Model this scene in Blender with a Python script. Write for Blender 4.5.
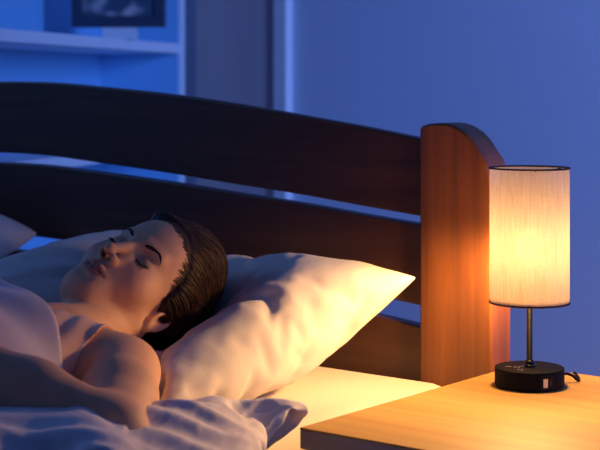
import bpy, bmesh, math, random
import numpy as np
from mathutils import Vector, Matrix, noise as mnoise

random.seed(4)
SC = bpy.context.scene
COL = SC.collection
for _o in list(bpy.data.objects):
    bpy.data.objects.remove(_o)

# ------------------------------------------------------------------ camera
# world axes: x along the headboard (right), y towards the wall behind it, z up
YAW = math.radians(39)
CY, SY = math.cos(YAW), math.sin(YAW)
CAM_Z = 0.95
FOC = 1500.0            # focal length in pixels of the 600x450 frame
HOR = 88.0              # row of the horizon
cam_d = bpy.data.cameras.new('camera')
cam = bpy.data.objects.new('camera', cam_d)
COL.objects.link(cam)
cam.location = (0, 0, CAM_Z)
cam.rotation_euler = (math.pi / 2, 0, YAW)
cam_d.sensor_width = 36
cam_d.lens = 36 * FOC / 600
cam_d.shift_y = -(225 - HOR) / 600
cam_d.clip_start = 0.05
cam_d.dof.use_dof = True
cam_d.dof.focus_distance = 2.22
cam_d.dof.aperture_fstop = 6.3
SC.camera = cam


def at(px, py, D):
    """world point that lies at depth D (m) in front of the lens"""
    X = (px - 300) / FOC * D
    return Vector((X * CY - D * SY, X * SY + D * CY, CAM_Z - (py - HOR) / FOC * D))


# ------------------------------------------------------------------ light
world = bpy.data.worlds.new('night')
SC.world = world
world.use_nodes = True
wb = world.node_tree.nodes['Background']
wb.inputs[0].default_value = (0.10, 0.22, 0.85, 1)
wb.inputs[1].default_value = 0.12


def area(name, loc, target, size, energy, col, size_y=None):
    d = bpy.data.lights.new(name, 'AREA')
    d.energy = energy
    d.color = col
    d.size = size
    if size_y:
        d.shape = 'RECTANGLE'
        d.size_y = size_y
    o = bpy.data.objects.new(name, d)
    o.location = loc
    o.rotation_euler = (Vector(target) - Vector(loc)).to_track_quat('-Z', 'Y').to_euler()
    COL.objects.link(o)
    return o


# moonlight through the window on the far side of the bed, plus an unseen blue light added to brighten the back wall
area('unseen_blue_light', (-4.2, 0.6, 2.1), (-1.4, 1.6, 0.5), 1.2, 16, (0.16, 0.36, 1.0), 1.4)
area('unseen_blue_light', (2.5, 2.35, 1.9), (-0.9, 4.1, 1.2), 0.9, 50, (0.19, 0.35, 1.0), 1.4).data.spread = math.radians(75)

THROW_W = 23.0           # watts of the added warm light that skips the lamp shade

SC.view_settings.view_transform = 'Standard'
SC.view_settings.look = 'None'
SC.view_settings.exposure = 0.0
SC.view_settings.gamma = 1.0
SC.view_settings.use_curve_mapping = False


# ------------------------------------------------------------------ helpers
def tag(o, label=None, cat=None, group=None, kind=None):
    if label: o['label'] = label
    if cat: o['category'] = cat
    if group: o['group'] = group
    if kind: o['kind'] = kind
    return o


def empty(name, loc=(0, 0, 0), rz=0):
    o = bpy.data.objects.new(name, None)
    o.location = loc
    o.rotation_euler = (0, 0, rz)
    o.empty_display_size = 0.05
    COL.objects.link(o)
    return o


def obj(name, bm, m, parent=None, smooth=False, loc=None, rot=None):
    me = bpy.data.meshes.new(name)
    bm.to_mesh(me)
    bm.free()
    return objm(name, me, m, parent, smooth, loc, rot)


def objm(name, me, m, parent=None, smooth=False, loc=None, rot=None):
    if m is not None and len(me.materials) == 0:
        for k in (m if isinstance(m, (list, tuple)) else [m]):
            me.materials.append(k)
    if smooth:
        me.polygons.foreach_set('use_smooth', [True] * len(me.polygons))
    o = bpy.data.objects.new(name, me)
    COL.objects.link(o)
    if parent: o.parent = parent
    if loc is not None: o.location = loc
    if rot is not None: o.rotation_euler = rot
    return o


def add_box(bm, lo, hi, bevel=0.0, seg=2):
    r = bmesh.ops.create_cube(bm, size=1)
    vs = r['verts']
    c = [(a + b) / 2 for a, b in zip(lo, hi)]
    s = [b - a for a, b in zip(lo, hi)]
    for v in vs:
        v.co = Vector((c[0] + v.co.x * s[0], c[1] + v.co.y * s[1], c[2] + v.co.z * s[2]))
    if bevel:
        es = list({e for v in vs for e in v.link_edges})
        bmesh.ops.bevel(bm, geom=es, offset=bevel, segments=seg, profile=0.5, affect='EDGES')
    return bm


def box(name, lo, hi, m, parent=None, bevel=0.0, seg=2):
    return obj(name, add_box(bmesh.new(), lo, hi, bevel, seg), m, parent)


def add_lathe(bm, prof, n=64, c=(0, 0, 0), close=True):
    rings = []
    for r, z in prof:
        if r < 1e-6:
            rings.append([bm.verts.new((c[0], c[1], c[2] + z))])
        else:
            rings.append([bm.verts.new((c[0] + r * math.cos(2 * math.pi * k / n), c[1] + r * math.sin(2 * math.pi * k / n), c[2] + z)) for k in range(n)])
    for a, b in zip(rings, rings[1:]):
        for k in range(n):
            l = (k + 1) % n
            if len(a) == 1 and len(b) == 1: continue
            if len(a) == 1: bm.faces.new([a[0], b[l], b[k]])
            elif len(b) == 1: bm.faces.new([a[k], a[l], b[0]])
            else: bm.faces.new([a[k], a[l], b[l], b[k]])
    bmesh.ops.recalc_face_normals(bm, faces=bm.faces)
    return bm


def add_tube(bm, pts, rad, n=10, taper=None):
    pts = [Vector(p) for p in pts]
    rings = []
    nrm = None
    for i, p in enumerate(pts):
        t = (pts[min(i + 1, len(pts) - 1)] - pts[max(i - 1, 0)]).normalized()
        if nrm is None:
            nrm = t.orthogonal().normalized()
        nrm = (nrm - t * nrm.dot(t)).normalized()
        b = t.cross(nrm)
        r = rad if taper is None else rad * taper(i / (len(pts) - 1))
        rings.append([bm.verts.new(p + (nrm * math.cos(2 * math.pi * k / n) + b * math.sin(2 * math.pi * k / n)) * r) for k in range(n)])
    for a, b in zip(rings, rings[1:]):
        for k in range(n):
            bm.faces.new([a[k], a[(k + 1) % n], b[(k + 1) % n], b[k]])
    bm.faces.new(rings[0][::-1])
    bm.faces.new(rings[-1])
    return bm


def add_prism(bm, poly, axis, a, b):
    """extrude a 2D outline between a and b along axis ('y' -> outline in x,z)"""
    def P(p, t):
        return {'y': (p[0], t, p[1]), 'x': (t, p[0], p[1]), 'z': (p[0], p[1], t)}[axis]
    v0 = [bm.verts.new(P(p, a)) for p in poly]
    v1 = [bm.verts.new(P(p, b)) for p in poly]
    f = [bm.faces.new(v0), bm.faces.new(v1[::-1])]
    n = len(poly)
    for k in range(n):
        bm.faces.new([v0[k], v0[(k + 1) % n], v1[(k + 1) % n], v1[k]])
    bmesh.ops.recalc_face_normals(bm, faces=bm.faces)
    return bm


def bevel_mod(o, w, seg=3, ang=0.6):
    m = o.modifiers.new('bevel', 'BEVEL')
    m.width = w
    m.segments = seg
    m.limit_method = 'ANGLE'
    m.angle_limit = ang
    o.data.polygons.foreach_set('use_smooth', [True] * len(o.data.polygons))
    w = o.modifiers.new('wn', 'WEIGHTED_NORMAL')
    w.keep_sharp = True
    return o


# ------------------------------------------------------------------ materials
def mat(name, col, rough=0.6, metal=0.0, **kw):
    m = bpy.data.materials.new(name)
    m.use_nodes = True
    b = m.node_tree.nodes['Principled BSDF']
    b.inputs['Base Color'].default_value = (*col, 1)
    b.inputs['Roughness'].default_value = rough
    b.inputs['Metallic'].default_value = metal
    for k, v in kw.items():
        b.inputs[k.replace('_', ' ')].default_value = v
    return m


def nodes(m):
    nt = m.node_tree
    return nt, nt.nodes, nt.links, nt.nodes['Principled BSDF']


def wood(name, c1, c2, axis, rough=0.4, scale=1.0, contrast=1.0, bands=0):
    """grain runs along the given axis"""
    m = mat(name, c1, rough)
    nt, N, L, b = nodes(m)
    tc = N.new('ShaderNodeTexCoord')
    mp = N.new('ShaderNodeMapping')
    s = [34 * scale] * 3
    s['xyz'.index(axis)] = 1.6 * scale
    mp.inputs['Scale'].default_value = s
    n1 = N.new('ShaderNodeTexNoise')
    n1.inputs['Scale'].default_value = 1.0
    n1.inputs['Detail'].default_value = 7
    n1.inputs['Roughness'].default_value = 0.65
    n1.inputs['Distortion'].default_value = 0.6
    cr = N.new('ShaderNodeValToRGB')
    cr.color_ramp.elements[0].position = 0.5 - 0.2 / contrast
    cr.color_ramp.elements[1].position = 0.5 + 0.2 / contrast
    cr.color_ramp.elements[0].color = (*c2, 1)
    cr.color_ramp.elements[1].color = (*c1, 1)
    L.new(tc.outputs['Object'], mp.inputs[0])
    L.new(mp.outputs[0], n1.inputs[0])
    L.new(n1.outputs[0], cr.inputs[0])
    L.new(cr.outputs[0], b.inputs['Base Color'])
    if bands:
        # glued staves: every stave has its own tone
        sp = N.new('ShaderNodeSeparateXYZ')
        L.new(tc.outputs['Object'], sp.inputs[0])
        mu = N.new('ShaderNodeMath'); mu.operation = 'MULTIPLY'; mu.inputs[1].default_value = bands
        fl = N.new('ShaderNodeMath'); fl.operation = 'FLOOR'
        wn = N.new('ShaderNodeTexWhiteNoise'); wn.noise_dimensions = '1D'
        mr = N.new('ShaderNodeMapRange'); mr.inputs[3].default_value = 0.62; mr.inputs[4].default_value = 1.15
        mx = N.new('ShaderNodeMix'); mx.data_type = 'RGBA'; mx.blend_type = 'MULTIPLY'; mx.inputs[0].default_value = 1
        L.new(sp.outputs[0], mu.inputs[0]); L.new(mu.outputs[0], fl.inputs[0]); L.new(fl.outputs[0], wn.inputs['W'])
        L.new(wn.outputs['Value'], mr.inputs[0]); L.new(cr.outputs[0], mx.inputs[6]); L.new(mr.outputs[0], mx.inputs[7])
        L.new(mx.outputs[2], b.inputs['Base Color'])
    bp = N.new('ShaderNodeBump')
    bp.inputs['Strength'].default_value = 0.12
    bp.inputs['Distance'].default_value = 0.001
    L.new(n1.outputs[0], bp.inputs['Height'])
    L.new(bp.outputs[0], b.inputs['Normal'])
    return m


def cloth_mat(name, col, rough=0.85, wr=0.25, scale=900.0):
    m = mat(name, col, rough)
    nt, N, L, b = nodes(m)
    b.inputs['Sheen Weight'].default_value = 0.15
    tc = N.new('ShaderNodeTexCoord')
    n1 = N.new('ShaderNodeTexNoise')
    n1.inputs['Scale'].default_value = scale
    n1.inputs['Detail'].default_value = 2
    n2 = N.new('ShaderNodeTexNoise')
    n2.inputs['Scale'].default_value = 22
    n2.inputs['Detail'].default_value = 5
    n2.inputs['Distortion'].default_value = 0.8
    L.new(tc.outputs['Object'], n1.inputs[0])
    L.new(tc.outputs['Object'], n2.inputs[0])
    b1 = N.new('ShaderNodeBump')
    b1.inputs['Strength'].default_value = 0.15
    b1.inputs['Distance'].default_value = 0.0006
    b2 = N.new('ShaderNodeBump')
    b2.inputs['Strength'].default_value = wr
    b2.inputs['Distance'].default_value = 0.006
    L.new(n1.outputs[0], b1.inputs['Height'])
    L.new(n2.outputs[0], b2.inputs['Height'])
    L.new(b2.outputs[0], b1.inputs['Normal'])
    L.new(b1.outputs[0], b.inputs['Normal'])
    return m


def wall_mat(name, col):
    m = mat(name, col, 0.9)
    nt, N, L, b = nodes(m)
    n1 = N.new('ShaderNodeTexNoise')
    n1.inputs['Scale'].default_value = 60
    n1.inputs['Detail'].default_value = 6
    bp = N.new('ShaderNodeBump')
    bp.inputs['Strength'].default_value = 0.15
    bp.inputs['Distance'].default_value = 0.002
    L.new(n1.outputs[0], bp.inputs['Height'])
    L.new(bp.outputs[0], b.inputs['Normal'])
    return m


M_WALL = wall_mat('painted_wall', (0.62, 0.66, 0.80))
M_PIER = wall_mat('dim_lit_pier', (0.60, 0.50, 0.54))  # greyer colour stands in for weaker blue light on the pier
M_TRIM = mat('white_trim', (0.80, 0.82, 0.88), 0.5)
M_SHELF = mat('white_shelf_paint', (0.78, 0.82, 0.90), 0.5)
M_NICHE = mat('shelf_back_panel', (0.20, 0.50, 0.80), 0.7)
M_FLOOR = wood('floor_boards', (0.25, 0.16, 0.10), (0.15, 0.09, 0.05), 'y', 0.5)
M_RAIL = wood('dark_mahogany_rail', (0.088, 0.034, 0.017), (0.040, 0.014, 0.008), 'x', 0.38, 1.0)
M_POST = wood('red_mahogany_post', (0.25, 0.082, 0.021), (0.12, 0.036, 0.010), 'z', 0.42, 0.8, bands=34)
M_STAND = wood('honey_oak_top', (0.60, 0.365, 0.115), (0.44, 0.25, 0.075), 'x', 0.62, 0.6)
M_STAND.node_tree.nodes['Principled BSDF'].inputs['Specular IOR Level'].default_value = .12
M_STANDF = wood('dark_stand_body', (0.40, 0.35, 0.36), (0.31, 0.27, 0.28), 'x', 0.5, 0.7)
M_SHEET = cloth_mat('cream_sheet', (0.76, 0.66, 0.54), wr=0.12)
M_PILLOW = cloth_mat('white_pillowcase', (0.68, 0.62, 0.55), wr=0.18)
M_DUVET = cloth_mat('white_duvet_cotton', (0.84, 0.78, 0.76), wr=0.12)
M_BLANKET = cloth_mat('mauve_white_cotton', (0.84, 0.72, 0.72), wr=0.12)
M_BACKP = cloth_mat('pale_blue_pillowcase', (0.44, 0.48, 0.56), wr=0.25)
M_BLACK = mat('matt_black_plastic', (0.006, 0.006, 0.007), 0.7, Specular_IOR_Level=.12)
M_BLACKM = mat('black_metal', (0.012, 0.012, 0.012), 0.3, 0.6)
M_STEEL = mat('usb_steel', (0.55, 0.55, 0.55), 0.3, 1.0)
M_ICON = mat('pale_icon_print', (0.30, 0.30, 0.30), 0.5)

# ------------------------------------------------------------------ the room
FL = 0.0
box('floor', (-4.6, -1.6, -0.05), (2.6, 4.5, 0.0), M_FLOOR)['kind'] = 'structure'
WV = 4.10
tag(box('wall_back', (-3.372, WV, 0), (2.6, WV + 0.1, 2.7), M_WALL), kind='structure')
tag(box('trim_1', (-3.415, WV - 0.035, 0), (-3.355, WV + 0.01, 2.7), M_TRIM, bevel=0.004), kind='structure')
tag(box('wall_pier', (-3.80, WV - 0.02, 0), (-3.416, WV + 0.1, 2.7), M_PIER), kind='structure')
tag(box('wall_left', (-4.70, -1.6, 0), (-4.60, 4.5, 2.7), M_WALL), kind='structure')
tag(box('wall_rear', (-4.6, WV + 0.4, 0), (-3.80, WV + 0.5, 2.7), M_WALL), kind='structure')

# bookcase: its front runs from (-3.14, 2.6) to (-3.77, 4.02)
def bookcase():
    p0 = at(-40, 88, 3.45); p1 = at(185, 88, 5.0)
    d = Vector((p1.x - p0.x, p1.y - p0.y, 0))
    Lh = d.length
    ang = math.atan2(d.y, d.x)
    r = empty('bookcase', (p0.x, p0.y, 0), ang)
    tag(r, 'white open bookcase with a picture frame on its shelf, behind the bed', 'bookcase')
    dep = 0.30
    t = 0.032
    H = 1.75
    # local x along the front, local y away from the lens (back of the case)
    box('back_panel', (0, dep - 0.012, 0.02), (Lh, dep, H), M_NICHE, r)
    box('side_panel', (Lh - t, 0, 0), (Lh, dep, H), M_SHELF, r, 0.002)
    box('side_panel', (0, 0, 0), (t, dep, H), M_SHELF, r, 0.002)
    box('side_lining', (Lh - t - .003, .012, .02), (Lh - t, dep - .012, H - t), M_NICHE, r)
    zs = at(185, 43, 5.0).z
    for z in (0.06, 0.42, 0.75, zs - 0.02, 1.5, H - t):
        box('shelf', (t, 0.003, z - t / 2), (Lh - t, dep - 0.012, z + t / 2), M_SHELF, r, 0.002)
    return r, ang, zs - 0.02 + t / 2, p0, d.normalized()


bc, bc_ang, bc_top, bc_p0, bc_dir = bookcase()


def picture_frame():
    LIFT = 0.035
    c = at(118, 26, 4.47)
    c.z = bc_top
    fw, fh = 0.285, 0.24
    r = empty('picture_frame', c, YAW - 0.10)
    tag(r, 'dark picture frame with a pale mat standing on the white bookcase shelf', 'picture frame')
    bm = bmesh.new()
    b = 0.034
    for lo, hi in (((-fw / 2, 0, 0), (fw / 2, .02, b)), ((-fw / 2, 0, fh - b), (fw / 2, .02, fh)),
                   ((-fw / 2, 0, b), (-fw / 2 + b, .02, fh - b)), ((fw / 2 - b, 0, b), (fw / 2, .02, fh - b))):
        add_box(bm, (lo[0], lo[1], lo[2] + LIFT), (hi[0], hi[1], hi[2] + LIFT), 0.003)
    obj('frame_moulding', bm, mat('dark_frame', (0.035, 0.06, 0.10), 0.4), r)
    box('stand', (-.05, 0.006, 0), (.05, .045, LIFT), M_SHELF, r)
    m = mat('photo_print', (0.3, 0.35, 0.4), 0.3)
    nt, N, L, bb = nodes(m)
    nz = N.new('ShaderNodeTexNoise'); nz.inputs['Scale'].default_value = 14; nz.inputs['Detail'].default_value = 1
    tc = N.new('ShaderNodeTexCoord'); L.new(tc.outputs['Object'], nz.inputs[0])
    cr = N.new('ShaderNodeValToRGB'); cr.color_ramp.elements[0].position = .45; cr.color_ramp.elements[1].position = .6
    cr.color_ramp.elements[0].color = (0.06, 0.10, 0.16, 1); cr.color_ramp.elements[1].color = (0.55, 0.50, 0.52, 1)
    L.new(nz.outputs[0], cr.inputs[0]); L.new(cr.outputs[0], bb.inputs['Base Color'])
    box('picture', (-fw / 2 + b, .008, b + LIFT), (fw / 2 - b, .016, fh - b + LIFT), m, r)


picture_frame()


# ------------------------------------------------------------------ the bed
BED_R = -1.262     # outer side of the right post
BED_L = -3.62
PV = 2.04          # front of the posts
MT = 0.480         # mattress top


def interp(pts, x):
    xs = [p[0] for p in pts]
    return float(np.interp(x, xs, [p[1] for p in pts]))


def smooth_curve(pts, n):
    """Catmull-Rom through (x, z) points"""
    P = [Vector(p) for p in pts]
    out = []
    for i in range(len(P) - 1):
        a = P[max(i - 1, 0)]; b = P[i]; c = P[i + 1]; d = P[min(i + 2, len(P) - 1)]
        for k in range(n):
            t = k / n
            out.append(0.5 * ((2 * b) + (c - a) * t + (2 * a - 5 * b + 4 * c - d) * t * t + (3 * b - a - 3 * c + d) * t ** 3))
    out.append(P[-1])
    return [tuple(p) for p in out]


def onplane(px, py, v):
    """point of the vertical plane y = v seen at a pixel"""
    k = (px - 300) / FOC
    D = v / (k * SY + CY)
    p = at(px, py, D)
    return (p.x, p.z)


def bed():
    r = empty('bed', ((BED_R + BED_L) / 2, 1.0, 0))
    tag(r, 'dark mahogany bed with an arched slatted headboard and a broad rounded post', 'bed')
    off = -r.location

    def put(o):
        o.location = off
        return o
    t = 0.062
    # post outline in (x, z): flat inner edge, rounded shoulder on the outer side
    zt = 0.893
    w = 0.138
    out = [(0, 0), (0, .884), (.004, .8875), (.018, .8915), (.036, zt), (.052, .8925), (.070, .888), (.088, .878),
           (.102, .865), (.113, .850), (.126, .834), (.134, .815), (w, .795), (w, 0)]
    for side in (1, -1):
        x0 = BED_R - w if side == 1 else BED_L + w
        poly = [(x0 + side * a, b) for a, b in out]
        o = obj('headboard_post', add_prism(bmesh.new(), poly, 'y', PV, PV + t), M_POST, r)
        put(bevel_mod(o, 0.005, 3, 0.7))
    xi = BED_R - w + 0.004
    xl = BED_L + w - 0.004
    RV = PV + 0.016

    def curve(px):
        a = [onplane(x, y, RV) for x, y in px]
        a.sort()
        mid = (BED_R + BED_L) / 2
        # extend by mirroring about the middle of the bed
        rgt = [p for p in a if p[0] > mid + 0.03]
        c = sorted([(2 * mid - p[0], p[1]) for p in rgt] + rgt)
        c = [(xl, c[0][1])] + [p for p in c if xl + .02 < p[0] < xi - .02] + [(xi, c[-1][1])]
        return smooth_curve(c, 6)
    top = curve([(421, 140), (360, 126.5), (300, 115.5), (240, 105), (170, 94.5), (100, 87), (40, 82), (0, 80)])
    b1 = curve([(421, 217), (360, 205.5), (300, 194.5), (240, 185), (170, 173.5), (100, 163), (40, 155), (0, 152)])
    t2 = curve([(421, 225.5), (360, 214.5), (300, 203.5), (240, 194), (170, 182.5), (100, 172.5), (40, 165), (0, 162)])
    b2 = curve([(421, 306.5), (404, 302), (300, 279), (234, 267), (160, 255), (95, 245), (38, 237), (0, 232)])
    t3 = curve([(421, 329.5), (404, 322.5), (300, 299), (234, 285), (160, 272), (95, 261), (38, 253), (0, 248)])

    def rail(up, lo):
        poly = up + lo[::-1]
        o = obj('headboard_rail', add_prism(bmesh.new(), poly, 'y', RV, RV + 0.028), M_RAIL, r)
        put(bevel_mod(o, 0.003, 2, 0.7))
    # split into quads strips would be the same outline; n-gons are fine here
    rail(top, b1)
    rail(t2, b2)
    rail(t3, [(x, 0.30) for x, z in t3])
    # side boards, foot board, legs
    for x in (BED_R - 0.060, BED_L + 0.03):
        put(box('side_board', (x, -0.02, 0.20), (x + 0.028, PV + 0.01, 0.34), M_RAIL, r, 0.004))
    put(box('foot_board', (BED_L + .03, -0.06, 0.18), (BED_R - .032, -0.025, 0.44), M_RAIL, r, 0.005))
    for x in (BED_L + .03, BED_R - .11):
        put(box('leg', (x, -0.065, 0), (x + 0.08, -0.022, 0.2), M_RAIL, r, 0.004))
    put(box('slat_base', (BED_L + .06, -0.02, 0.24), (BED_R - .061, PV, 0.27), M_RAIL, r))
    return r


bed()


def mattress():
    """mattress in a fitted sheet: rounded box with soft tension creases"""
    nx, ny = 150, 150
    x0, x1, y0, y1 = BED_L + 0.07, -1.300, 0.0, PV - 0.012
    z0, z1 = 0.272, MT
    bm = bmesh.new()
    add_box(bm, (x0, y0, z0), (x1, y1, z1), 0.045, 5)
    o = obj('mattress', bm, M_SHEET)
    o.data.polygons.foreach_set('use_smooth', [True] * len(o.data.polygons))
    for p in o.data.polygons: p.use_smooth = True
    w = o.modifiers.new('wn', 'WEIGHTED_NORMAL')
    tag(o, 'thick mattress covered by a smooth cream fitted sheet on the mahogany bed', 'mattress')
    return o


mattress()


# ------------------------------------------------------------------ nightstand
def nightstand():
    c0 = at(300, 427.5, 0.45 * FOC / (427.5 - HOR))     # near left corner of the top, z = 0.5
    # skewed a touch clockwise from the bed
    al = math.radians(38.2)       # heading of the left side seen from the lens axis
    rz = YAW - al
    r = empty('nightstand', (c0.x, c0.y, 0), rz)
    tag(r, 'low nightstand with a honey wood top beside the bed, carrying the lamp', 'nightstand')
    W, Dp, T = 0.50, 0.565, 0.5
    o = box('tabletop', (0, 0, T - 0.003), (W, Dp, T), M_STAND, r)
    th = 0.0035
    bm = add_box(bmesh.new(), (0, 0, T - 0.028), (W, Dp, T - 0.0032), 0.0008)
    obj('top_edge', bm, M_STANDF, r)
    bm = bmesh.new()
    add_box(bm, (0.008, 0.022, 0.06), (0.026, Dp - .005, T - 0.028))
    add_box(bm, (W - 0.026, 0.022, 0.06), (W - 0.008, Dp - .005, T - 0.028))
    add_box(bm, (0.026, Dp - 0.02, 0.06), (W - 0.026, Dp - .005, T - 0.028))
    add_box(bm, (0.026, 0.022, 0.06), (W - 0.026, Dp - 0.02, 0.078))
    obj('cabinet_body', bm, M_STANDF, r)
    for z0, z1 in ((0.085, 0.272), (0.280, 0.466)):
        d = box('drawer', (0.012, 0.004, z0), (W - 0.012, 0.021, z1), M_STANDF, r, 0.002)
        k = bmesh.new()
        add_tube(k, [(W / 2 - .05, -.012, (z0 + z1) / 2), (W / 2 + .05, -.012, (z0 + z1) / 2)], .005, 10)
        for sx in (-.04, .04):
            add_tube(k, [(W / 2 + sx, .005, (z0 + z1) / 2), (W / 2 + sx, -.012, (z0 + z1) / 2)], .004, 8)
        obj('handle', k, M_BLACKM, d)
    for x in (0.03, W - 0.07):
        for y in (0.04, Dp - 0.06):
            box('leg', (x, y, 0), (x + .04, y + .04, .062), M_STANDF, r, .002)
    return r


nightstand()


# ------------------------------------------------------------------ lamp
LAMP = at(529.5, 386.0, 0.45 * FOC / (386.0 - HOR))
LAMP.z = 0.5


def lamp():
    sc = LAMP
    Dl = -SY * sc.x + CY * sc.y
    u = Dl / FOC                               # metres per pixel at the lamp
    r = empty('table_lamp', sc, YAW)           # local x = to the right of the picture, -y = towards the lens
    tag(r, 'glowing cylinder table lamp with a linen shade and round black base', 'lamp')
    R = 34.6 * u
    h = 19.5 * u
    bm = add_lathe(bmesh.new(), [(0, 0.001), (R - .0015, 0.001), (R - .0015, .003), (R, .0035), (R, h - .0022), (R - .0006, h - .0008), (R - .0022, h), (0, h)], 96)
    base = obj('base', bm, M_BLACK, r, True)
    base.modifiers.new('e', 'EDGE_SPLIT').split_angle = 0.6
    # port plate on the curved front of the base
    def curved_plate(name, x0, x1, z0, z1, rr, m, par, seg=8):
        b = bmesh.new()
        a0, a1 = math.asin(x0 / R), math.asin(x1 / R)
        rows = []
        for k in range(seg + 1):
            a = a0 + (a1 - a0) * k / seg
            rows.append([b.verts.new((q * math.sin(a), -q * math.cos(a), z)) for q in (R - .001, rr) for z in (z0, z1)])
        for p, q in zip(rows, rows[1:]):
            for i, j in ((2, 3), (3, 1), (1, 0), (0, 2)):
                b.faces.new([p[i], q[i], q[j], p[j]])
        b.faces.new([rows[0][i] for i in (0, 1, 3, 2)])
        b.faces.new([rows[-1][i] for i in (0, 2, 3, 1)])
        bmesh.ops.recalc_face_normals(b, faces=b.faces)
        return obj(name, b, m, par)
    pl = curved_plate('port_panel', 5.0 * u, 19.0 * u, 2.2 * u, 16.0 * u, R + .0006, mat('port_panel_black', (.006, .006, .006), .5, Specular_IOR_Level=.15), r)
    curved_plate('charging_port', 8.3 * u, 12.8 * u, 4.6 * u, 13.2 * u, R + .0010, M_STEEL, pl)['label'] = 'silver rectangular usb port'
    curved_plate('port_tongue', 9.3 * u, 10.7 * u, 5.6 * u, 12.2 * u, R + .0013, mat('white_plastic', (.7, .7, .7), .4), pl)
    curved_plate('charging_port', 15.0 * u, 16.8 * u, 6.0 * u, 11.8 * u, R + .0010, mat('port_dark', (.002, .002, .002), .5), pl)
    # touch icons printed on the top of the base
    b = bmesh.new()
    for cx, cy, rad in ((-13 * u, -.10 * R, 3.0 * u), (-11.5 * u, -.48 * R, 2.6 * u)):
        n = 20
        a = [b.verts.new((cx + rad * math.cos(2 * math.pi * k / n), cy + 1.6 * rad * math.sin(2 * math.pi * k / n), h + .0002)) for k in range(n)]
        c = [b.verts.new((cx + .78 * rad * math.cos(2 * math.pi * k / n), cy + 1.25 * rad * math.sin(2 * math.pi * k / n), h + .0002)) for k in range(n)]
        for k in range(n):
            if k in (4, 5): continue
            b.faces.new([a[k], a[(k + 1) % n], c[(k + 1) % n], c[k]])
    add_box(b, (-24 * u, -.02 * R, h), (-18 * u, .03 * R, h + .0002))
    add_box(b, (-8.5 * u, -.02 * R, h), (-5.5 * u, .03 * R, h + .0002))
    obj('touch_icons', b, M_ICON, r)
    # stem with collar
    zc = h
    prof = [(0, zc), (5.6 * u, zc), (5.9 * u, zc + 1.2 * u), (5.2 * u, zc + 2.2 * u), (4.2 * u, zc + 2.6 * u), (5.0 * u, zc + 3.8 * u), (5.0 * u, zc + 5.2 * u),
            (4.0 * u, zc + 6.6 * u), (3.0 * u, zc + 7.0 * u), (2.9 * u, zc + 110 * u), (0, zc + 110 * u)]
    st = obj('stem', add_lathe(bmesh.new(), prof, 32), M_BLACKM, r, True)
    # shade
    SR = 39.6 * u
    zb = CAM_Z - (302.0 - HOR) * u - 0.5
    zt = CAM_Z - (168.0 - HOR) * u - 0.5
    ms = bpy.data.materials.new('linen_shade_fabric')
    ms.use_nodes = True
    N, L = ms.node_tree.nodes, ms.node_tree.links
    N.clear()
    outn = N.new('ShaderNodeOutputMaterial')
    tc = N.new('ShaderNodeTexCoord')
    mp = N.new('ShaderNodeMapping'); mp.inputs['Scale'].default_value = (420, 420, 26)
    nz = N.new('ShaderNodeTexNoise'); nz.inputs['Scale'].default_value = 1; nz.inputs['Detail'].default_value = 3
    mp2 = N.new('ShaderNodeMapping'); mp2.inputs['Scale'].default_value = (60, 60, 700)
    nz2 = N.new('ShaderNodeTexNoise'); nz2.inputs['Scale'].default_value = 1; nz2.inputs['Detail'].default_value = 1
    L.new(tc.outputs['Object'], mp.inputs[0]); L.new(mp.outputs[0], nz.inputs[0])
    L.new(tc.outputs['Object'], mp2.inputs[0]); L.new(mp2.outputs[0], nz2.inputs[0])
    ad = N.new('ShaderNodeMath'); ad.operation = 'MULTIPLY_ADD'; ad.inputs[1].default_value = .35
    L.new(nz2.outputs[0], ad.inputs[0]); L.new(nz.outputs[0], ad.inputs[2])
    cr = N.new('ShaderNodeValToRGB')
    cr.color_ramp.elements[0].position = .42; cr.color_ramp.elements[0].color = (.80, .62, .44, 1)
    cr.color_ramp.elements[1].position = .88; cr.color_ramp.elements[1].color = (.96, .80, .62, 1)
    L.new(ad.outputs[0], cr.inputs[0])
    df = N.new('ShaderNodeBsdfDiffuse'); tr = N.new('ShaderNodeBsdfTranslucent'); tp = N.new('ShaderNodeBsdfTransparent')
    tp.inputs[0].default_value = (1.0, .80, .58, 1)
    L.new(cr.outputs[0], df.inputs[0]); L.new(cr.outputs[0], tr.inputs[0])
    m1 = N.new('ShaderNodeMixShader'); m1.inputs[0].default_value = .62
    L.new(df.outputs[0], m1.inputs[1]); L.new(tr.outputs[0], m1.inputs[2])
    m2 = N.new('ShaderNodeMixShader'); m2.inputs[0].default_value = .06
    L.new(m1.outputs[0], m2.inputs[1]); L.new(tp.outputs[0], m2.inputs[2])
    L.new(m2.outputs[0], outn.inputs[0])
    b = bmesh.new()
    n = 128
    ra = [[b.verts.new((SR * math.cos(2 * math.pi * k / n), SR * math.sin(2 * math.pi * k / n), z)) for k in range(n)] for z in (zb, (zb + zt) / 2, zt)]
    for p, q in zip(ra, ra[1:]):
        for k in range(n): b.faces.new([p[k], p[(k + 1) % n], q[(k + 1) % n], q[k]])
    sh = obj('lamp_shade', b, ms, r, True)
    tr_m = mat('dark_brown_trim', (.035, .018, .010), .6)
    for z in (zb, zt):
        b = bmesh.new()
        hh = .0013
        add_lathe(b, [(SR - .0008, z - hh), (SR + .0012, z - hh), (SR + .0012, z + hh), (SR - .0008, z + hh), (SR - .0008, z - hh)], 96)
        obj('shade_trim', b, tr_m, sh, True)['label'] = 'thin dark binding on the rim of the shade'
    # spider fitting + socket + bulb
    b = bmesh.new()
    zf = zt - .012
    add_lathe(b, [(.010, zf), (.014, zf), (.014, zf + .002), (.010, zf + .002), (.010, zf)], 24)
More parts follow.
